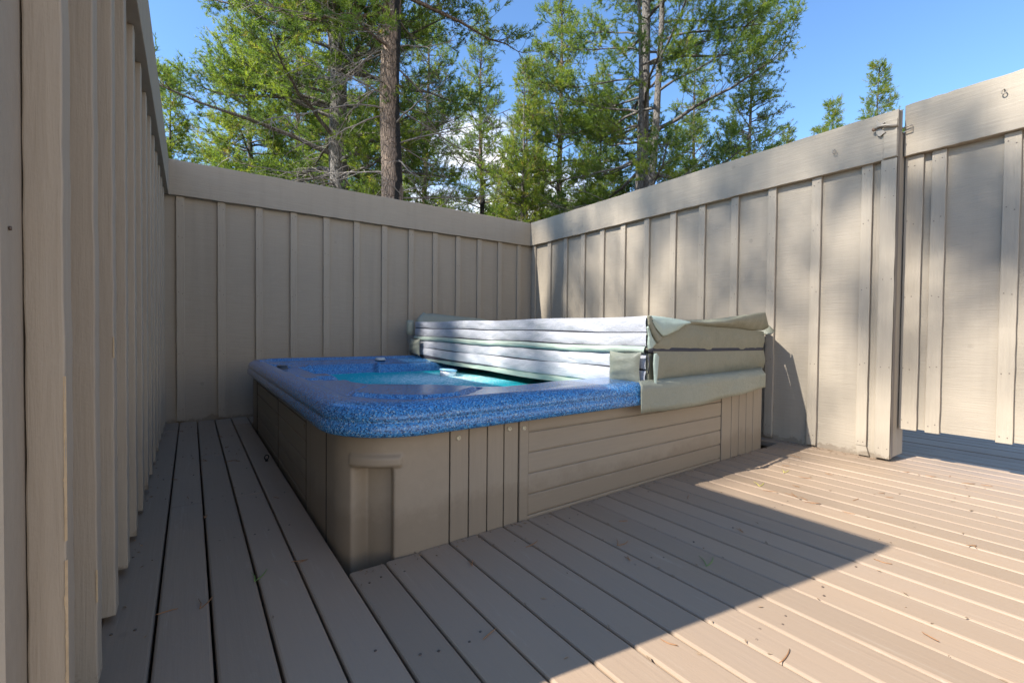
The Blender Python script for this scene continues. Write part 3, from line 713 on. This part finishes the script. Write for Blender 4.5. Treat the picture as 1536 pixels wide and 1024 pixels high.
# ---------------------------------------------------------------- trees (metres)
def needles_mesh(name,base,dirs,lens,tint,nb=15,nl=.085,nw=.011,seed=0):
    """bottle-brush tufts of thin needle blades"""
    r=np.random.default_rng(seed); T=len(base)
    b=np.repeat(base,nb,0); d=np.repeat(dirs,nb,0); L=np.repeat(lens,nb)[:,None]
    k=r.uniform(0.05,1,(T*nb,1)); org=b+d*L*k
    rv=r.normal(size=(T*nb,3)); rv-= (rv*d).sum(1,keepdims=True)*d; rv/=np.linalg.norm(rv,axis=1,keepdims=True)+1e-9
    nd=d*r.uniform(.45,.9,(T*nb,1))+rv*r.uniform(.5,.9,(T*nb,1)); nd/=np.linalg.norm(nd,axis=1,keepdims=True)
    sd=np.cross(nd,r.normal(size=(T*nb,3))); sd/=np.linalg.norm(sd,axis=1,keepdims=True)+1e-9
    ln=nl*r.uniform(.7,1.25,(T*nb,1)); w=nw*r.uniform(.7,1.2,(T*nb,1))
    V=np.empty((T*nb,3,3)); V[:,0]=org-sd*w*.5; V[:,1]=org+sd*w*.5; V[:,2]=org+nd*ln
    V=V.reshape(-1,3); nf=T*nb
    me=bpy.data.meshes.new(name); me.vertices.add(nf*3); me.vertices.foreach_set('co',V.ravel().astype(np.float32))
    me.loops.add(nf*3); me.loops.foreach_set('vertex_index',np.arange(nf*3,dtype=np.int32))
    me.polygons.add(nf); me.polygons.foreach_set('loop_start',np.arange(0,nf*3,3,dtype=np.int32)); me.polygons.foreach_set('loop_total',np.full(nf,3,dtype=np.int32))
    me.update(calc_edges=True)
    at=me.attributes.new('tint','FLOAT','POINT'); tt=np.repeat(np.clip(np.repeat(tint,nb)+r.normal(0,.06,nf),0,1),3)
    at.data.foreach_set('value',tt.astype(np.float32)); me.materials.append(M['needle']); return me
def tube_np(m,pts,r0,r1,n):
    k=len(pts); m.tube(pts,[r0+(r1-r0)*i/(k-1) for i in range(k)],n,cap=False)
def grow(name,H,r0,crown0,Rmax,nbr,bark,seed,stems=1,dead0=None,ndead=0,sparse=1.0,lean=(0,0),top_pow=.75,tuft=.20,step=.09,hmax=None,twigs=True,bias=None,nb=27,nl=.082,nw=.013,dens=2.4,tmean=.45,skip=None):
    """returns (trunk mesh, crown mesh, dead branches mesh)"""
    rr=random.Random(seed); tm=MB(); dm=MB(); B=[];D=[];Ls=[];Tt=[]
    paths=[]
    for s in range(stems):
        ox,oy=(0,0) if s==0 else (rr.uniform(-.35,.35)*1.3,rr.uniform(-.35,.35)); lx=lean[0]+(0 if s==0 else rr.uniform(-.05,.05)); ly=lean[1]+(0 if s==0 else rr.uniform(-.05,.05))
        n=26; pts=[]; wx=rr.uniform(0,6);wy_=rr.uniform(0,6); hh=H*(1 if s==0 else rr.uniform(.75,.95))
        for i in range(n):
            z=hh*i/(n-1); pts.append((ox+lx*z+.05*math.sin(z*.6+wx)+.02*math.sin(z*1.9),oy+ly*z+.05*math.sin(z*.5+wy_),z))
        rs=r0*(1 if s==0 else rr.uniform(.55,.8))
        rad=[max(.015,rs*(1-(i/(n-1))**1.25*.97)*(1+.25*math.exp(-i*.9))) for i in range(n)]
        tm.tube(pts,rad,14 if rs>.15 else 8,cap=False); paths.append((pts,rad,hh))
    def branch(pt,az,L,el,rad,live):
        npt=9; p=Vector(pt); pts=[tuple(p)]; d=Vector((math.cos(az)*math.cos(el),math.sin(az)*math.cos(el),math.sin(el)))
        bend=rr.uniform(-.05,.35) if live else rr.uniform(-.25,.3); side=rr.uniform(-.25,.25)
        for i in range(npt-1):
            t=i/(npt-2); d2=d+Vector((-math.sin(az),math.cos(az),0))*side*t+Vector((0,0,1))*(bend*t*1.2-(.22*math.sin(t*3.14)))
            d2+=Vector((rr.gauss(0,.10),rr.gauss(0,.10),rr.gauss(0,.09))); d2.normalize(); p=p+d2*L/(npt-1); pts.append(tuple(p))
        (tm if live else dm).tube(pts,[max(.006,rad*(1-.85*i/(npt-1))) for i in range(npt)],5,cap=False)
        # secondary shoots
        ns=int(L*(5.5 if live else 4.2)*(dens if live else 1))+2
        for q in range(ns):
            t=rr.uniform(.25 if live else .12,1.0); i=min(npt-2,int(t*(npt-1))); f=t*(npt-1)-i
            a=Vector(pts[i]);b=Vector(pts[i+1]); o=a.lerp(b,f); bd=(b-a).normalized()
            sd=bd.cross(Vector((0,0,1))); sd=sd.normalized() if sd.length>.01 else Vector((1,0,0)); sgn=rr.choice((-1,1))
            dd=(bd*rr.uniform(.3,.9)+sd*sgn*rr.uniform(.4,1.)+Vector((0,0,rr.uniform(-.25,.55) if live else rr.uniform(-.6,.5)))).normalized()
            l2=L*rr.uniform(.12,.34)*(1.15-t*.5)+.12
            k=4; pp=[o]; cdir=dd.copy()
            for _ in range(k):
                cdir=(cdir+Vector((rr.gauss(0,.2),rr.gauss(0,.2),rr.gauss(.08 if live else -.05,.2)))).normalized(); pp.append(pp[-1]+cdir*l2/k)
            if twigs: (tm if live else dm).tube([tuple(x) for x in pp],[.008,.006,.005,.004,.003] if live else [.009,.007,.005,.004,.003],3,cap=False)
            if not live:
                for _ in range(2):
                    j=rr.randint(1,k-1); e=(Vector((rr.gauss(0,1),rr.gauss(0,1),rr.gauss(-.1,1)))).normalized()*l2*.4
                    mid=pp[j]+e*.5+Vector((rr.gauss(0,.02),)*3); dm.tube([tuple(pp[j]),tuple(mid),tuple(pp[j]+e+Vector((0,0,-.03)))],[.004,.003,.002],3,cap=False)
            if live:
                nn=max(2,int(l2/step)); tn=rr.gauss(tmean,.17)
                for w in range(nn):
                    u=.4+.6*(w+1)/nn; j=min(k-1,int(u*k)); o2=pp[j].lerp(pp[j+1],min(1,u*k-j)) if j<k else pp[-1]
                    if rr.random()>sparse: continue
                    base=cdir if w==nn-1 else (cdir*.6+Vector((rr.gauss(0,.7),rr.gauss(0,.7),rr.gauss(.25,.5)))).normalized()
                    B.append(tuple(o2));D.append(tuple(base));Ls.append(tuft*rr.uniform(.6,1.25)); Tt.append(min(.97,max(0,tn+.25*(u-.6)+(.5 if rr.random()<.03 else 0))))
    top=hmax or H
    for i in range(nbr):
        pts,rad,hh=paths[i%len(paths)]
        z=crown0+(min(hh,top)-crown0)*((i+rr.random())/nbr); t=(z-crown0)/(H-crown0)
        if z>hh-.1: continue
        L=Rmax*(max(.03,1-t)**top_pow)*rr.uniform(.55,1.1)*(min(1,.55+t*4)); az=rr.uniform(0,6.283)
        if bias and rr.random()<bias[1]: az=bias[0]+rr.gauss(0,.7)
        if skip:
            df=abs((az-R(skip[0])+math.pi)%(2*math.pi)-math.pi)
            if df<R(skip[1]) and rr.random()<skip[2]: az+=math.copysign(R(skip[1]),rr.random()-.5)+0
        j=min(len(pts)-2,int(z/hh*(len(pts)-1))); f=z/hh*(len(pts)-1)-j; o=Vector(pts[j]).lerp(Vector(pts[j+1]),f)
        branch(o,az,max(.25,L),rr.uniform(-.1,.35)+.35*t,max(.012,min(rad[j]*.45,.012+.014*L)),True)
    for i in range(ndead):
        pts,rad,hh=paths[i%len(paths)]; z=dead0+(crown0+1.5-dead0)*rr.random(); az=rr.uniform(0,6.283)
        j=min(len(pts)-2,int(z/hh*(len(pts)-1))); f=z/hh*(len(pts)-1)-j; o=Vector(pts[j]).lerp(Vector(pts[j+1]),f)
        branch(o,az,Rmax*rr.uniform(.25,.8),rr.uniform(-.45,.35),.02,False)
    def mk(m,nm,mat):
        me=bpy.data.meshes.new(nm); me.from_pydata(m.v,[],m.f); me.polygons.foreach_set('use_smooth',m.smooth); me.materials.append(mat); METRIC.add(me.name); return me
    tme=mk(tm,'trunk',bark); dme=mk(dm,'dead_branches',M['twig']) if ndead else None
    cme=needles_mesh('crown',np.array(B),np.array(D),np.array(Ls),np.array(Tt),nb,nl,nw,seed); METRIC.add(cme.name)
    return tme,cme,dme
GZ=-.434
CAMM=(.1815*S,-6.0192*S,S)
def polar(az,d): a=R(az); return (CAMM[0]+d*math.sin(a),CAMM[1]+d*math.cos(a))
def plant(meshes,az,d,label,cat='tree',group=None,rot=0,scale=1,name='pine_tree',xy=None):
    x,y=xy or polar(az,d); t=bpy.data.objects.new(name,None); C.objects.link(t); t.location=(x/S,y/S,GZ/S); t.rotation_euler[2]=rot; t.scale=(scale,)*3
    tag(t,label,cat,group)
    for me,nm in zip(meshes,('trunk','crown','dead_branches')):
        if me is None: continue
        o=bpy.data.objects.new(nm,me); C.objects.link(o); o.parent=t
    return t
GR='pines standing beyond the fences'
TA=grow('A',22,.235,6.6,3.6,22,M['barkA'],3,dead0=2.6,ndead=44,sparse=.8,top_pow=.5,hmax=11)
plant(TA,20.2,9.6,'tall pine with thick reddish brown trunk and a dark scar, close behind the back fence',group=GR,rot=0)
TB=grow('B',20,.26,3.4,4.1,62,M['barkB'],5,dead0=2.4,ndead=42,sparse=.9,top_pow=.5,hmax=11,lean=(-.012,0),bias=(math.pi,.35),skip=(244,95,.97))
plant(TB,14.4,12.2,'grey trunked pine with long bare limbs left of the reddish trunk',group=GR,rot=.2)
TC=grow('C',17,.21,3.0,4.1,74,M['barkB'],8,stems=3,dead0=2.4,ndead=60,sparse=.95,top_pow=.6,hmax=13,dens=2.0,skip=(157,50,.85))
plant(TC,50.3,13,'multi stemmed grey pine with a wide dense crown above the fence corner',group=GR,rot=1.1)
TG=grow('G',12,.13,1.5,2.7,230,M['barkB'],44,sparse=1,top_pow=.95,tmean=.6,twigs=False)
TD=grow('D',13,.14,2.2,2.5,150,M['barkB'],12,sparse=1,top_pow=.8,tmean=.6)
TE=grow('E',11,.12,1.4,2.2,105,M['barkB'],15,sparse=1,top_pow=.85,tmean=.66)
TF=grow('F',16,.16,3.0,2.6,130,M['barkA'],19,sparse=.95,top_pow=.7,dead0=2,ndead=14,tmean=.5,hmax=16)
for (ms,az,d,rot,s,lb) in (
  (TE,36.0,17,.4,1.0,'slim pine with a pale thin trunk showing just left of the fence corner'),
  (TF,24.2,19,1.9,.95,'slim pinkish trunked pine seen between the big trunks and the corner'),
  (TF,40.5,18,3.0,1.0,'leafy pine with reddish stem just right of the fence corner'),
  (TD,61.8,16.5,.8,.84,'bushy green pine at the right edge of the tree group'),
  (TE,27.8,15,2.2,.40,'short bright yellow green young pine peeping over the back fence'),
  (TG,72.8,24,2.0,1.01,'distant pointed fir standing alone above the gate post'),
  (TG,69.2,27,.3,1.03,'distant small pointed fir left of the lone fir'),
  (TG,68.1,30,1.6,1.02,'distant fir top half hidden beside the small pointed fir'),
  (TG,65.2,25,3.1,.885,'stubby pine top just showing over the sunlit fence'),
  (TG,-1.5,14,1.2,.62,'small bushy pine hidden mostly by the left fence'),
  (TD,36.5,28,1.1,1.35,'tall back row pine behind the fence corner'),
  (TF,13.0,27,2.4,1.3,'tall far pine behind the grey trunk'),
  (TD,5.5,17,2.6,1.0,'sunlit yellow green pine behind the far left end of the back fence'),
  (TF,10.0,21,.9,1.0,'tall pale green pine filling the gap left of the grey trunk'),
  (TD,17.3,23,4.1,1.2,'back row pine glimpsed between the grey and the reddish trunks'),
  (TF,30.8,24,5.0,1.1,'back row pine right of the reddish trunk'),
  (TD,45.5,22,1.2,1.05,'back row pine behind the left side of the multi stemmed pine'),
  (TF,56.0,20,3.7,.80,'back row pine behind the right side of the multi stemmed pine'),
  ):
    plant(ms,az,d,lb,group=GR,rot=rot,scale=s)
# the pines on the sunny side that throw the dappled shade
TS=grow('S',24,.22,14.6,4.6,80,M['barkB'],31,sparse=.8,top_pow=.5,twigs=False,nb=9,nl=.13,nw=.03,dens=1.5)
for (x,y,rot,s_,lb) in ((-10,4.4,0,.96,'tall pine beyond the left fence shading the back of the right fence'),
                       (-14.,2.0,2,1.25,'tall pine beyond the left fence dappling the middle of the right fence'),
                       (-10.5,-3.6,4,1.01,'tall pine left of the deck with high branches')):
    plant(TS,0,0,lb,group='pines on the sunny side',rot=rot,scale=s_,xy=(x,y))

# ---------------------------------------------------------------- camera, sky, sun
def Rcam(yaw,pitch,roll):
    cy,sy,cp,sp=math.cos(yaw),math.sin(yaw),math.cos(pitch),math.sin(pitch)
    f=np.array([sy*cp,cy*cp,sp]);r=np.array([cy,-sy,0]);u=np.cross(r,f);c,s=math.cos(roll),math.sin(roll)
    return c*r+s*u,-s*r+c*u,f
r_,u_,f_=Rcam(.6081,-.0203,.0101)
cam=bpy.data.cameras.new('camera'); co=bpy.data.objects.new('camera',cam); C.objects.link(co)
mat=Matrix(((r_[0],u_[0],-f_[0],CAMM[0]),(r_[1],u_[1],-f_[1],CAMM[1]),(r_[2],u_[2],-f_[2],CAMM[2]),(0,0,0,1)))
co.matrix_world=mat; METRIC.add('camera')
cam.sensor_width=36; cam.lens=693.1/1536*36; cam.clip_start=.02; cam.clip_end=3000
bpy.context.scene.camera=co
KX,KY=1.055,.15
sun=bpy.data.lights.new('sun','SUN'); sun.energy=4.8; sun.angle=R(.53); sun.color=(1,.96,.90)
so=bpy.data.objects.new('sun',sun); C.objects.link(so); sd=Vector((-KX,KY,1)).normalized()
so.rotation_euler=sd.to_track_quat('Z','Y').to_euler(); METRIC.add('sun')
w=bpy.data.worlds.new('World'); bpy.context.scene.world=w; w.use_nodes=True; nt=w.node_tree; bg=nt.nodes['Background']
sky=nt.nodes.new('ShaderNodeTexSky'); sky.sky_type='NISHITA'; sky.sun_disc=False
sky.sun_elevation=math.asin(sd.z); sky.sun_rotation=math.atan2(sd.x,sd.y); sky.altitude=1200; sky.dust_density=.1; sky.air_density=1.0; sky.ozone_density=2.2
tc=nt.nodes.new('ShaderNodeTexCoord'); mp=nt.nodes.new('ShaderNodeMapping'); mp.inputs['Scale'].default_value=(1,1,2.6); nt.links.new(tc.outputs['Generated'],mp.inputs[0])
no=nt.nodes.new('ShaderNodeTexNoise'); no.inputs['Scale'].default_value=3.1; no.inputs['Detail'].default_value=7; no.inputs['Roughness'].default_value=.55; nt.links.new(mp.outputs[0],no.inputs['Vector'])
sp=nt.nodes.new('ShaderNodeSeparateXYZ'); nt.links.new(tc.outputs['Generated'],sp.inputs[0])
ad=nt.nodes.new('ShaderNodeMath'); ad.operation='MULTIPLY_ADD'; ad.inputs[1].default_value=-.75; ad.inputs[2].default_value=.29; nt.links.new(sp.outputs[2],ad.inputs[0])
a2=nt.nodes.new('ShaderNodeMath'); a2.operation='ADD'; nt.links.new(no.outputs['Fac'],a2.inputs[0]); nt.links.new(ad.outputs[0],a2.inputs[1])
bk=nt.nodes.new('ShaderNodeMath'); bk.operation='MULTIPLY_ADD'; bk.inputs[1].default_value=-.40; bk.inputs[2].default_value=0; nt.links.new(sp.outputs[1],bk.inputs[0])  # unseen cloud added behind the camera to fill and neutralise the shade
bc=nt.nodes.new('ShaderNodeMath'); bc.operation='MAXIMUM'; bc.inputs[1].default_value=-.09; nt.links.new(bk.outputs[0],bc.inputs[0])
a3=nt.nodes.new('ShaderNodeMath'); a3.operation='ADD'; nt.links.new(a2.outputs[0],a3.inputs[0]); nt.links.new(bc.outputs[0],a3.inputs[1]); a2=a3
dt=nt.nodes.new('ShaderNodeVectorMath'); dt.operation='DOT_PRODUCT'; dt.inputs[1].default_value=(math.sin(R(33)),math.cos(R(33)),0); nt.links.new(tc.outputs['Generated'],dt.inputs[0])
pw=nt.nodes.new('ShaderNodeMath'); pw.operation='MULTIPLY_ADD'; pw.inputs[1].default_value=1.2; pw.inputs[2].default_value=-1.05; nt.links.new(dt.outputs['Value'],pw.inputs[0])
pm=nt.nodes.new('ShaderNodeMath'); pm.operation='MAXIMUM'; pm.inputs[1].default_value=-.22; nt.links.new(pw.outputs[0],pm.inputs[0])
a4=nt.nodes.new('ShaderNodeMath'); a4.operation='ADD'; nt.links.new(a2.outputs[0],a4.inputs[0]); nt.links.new(pm.outputs[0],a4.inputs[1]); a2=a4
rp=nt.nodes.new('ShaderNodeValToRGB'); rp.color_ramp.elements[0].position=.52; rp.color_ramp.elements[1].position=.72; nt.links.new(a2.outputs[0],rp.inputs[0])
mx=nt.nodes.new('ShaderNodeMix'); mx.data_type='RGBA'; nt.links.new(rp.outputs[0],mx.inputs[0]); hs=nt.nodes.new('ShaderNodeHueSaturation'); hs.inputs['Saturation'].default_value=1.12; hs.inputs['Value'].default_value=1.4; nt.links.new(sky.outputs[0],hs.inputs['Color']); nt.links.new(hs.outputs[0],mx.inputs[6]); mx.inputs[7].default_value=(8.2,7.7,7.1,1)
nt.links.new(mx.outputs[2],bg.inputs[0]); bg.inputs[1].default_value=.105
scn=bpy.context.scene; vs=scn.view_settings; vs.view_transform='Standard'; vs.look='None'; vs.gamma=1; vs.exposure=1.22
scn.cycles.transparent_max_bounces=12; scn.cycles.max_bounces=8

# ---------------------------------------------------------------- layout units -> metres
done=set()
for o in list(C.objects):
    if o.type=='MESH' and o.data.name not in METRIC and o.data.name not in done:
        done.add(o.data.name); o.data.transform(Matrix.Scale(S,4))
    if o.name not in METRIC and not (o.parent and o.data and o.data.name in METRIC): o.location=o.location*S
    if '_o' in o: del o['_o']
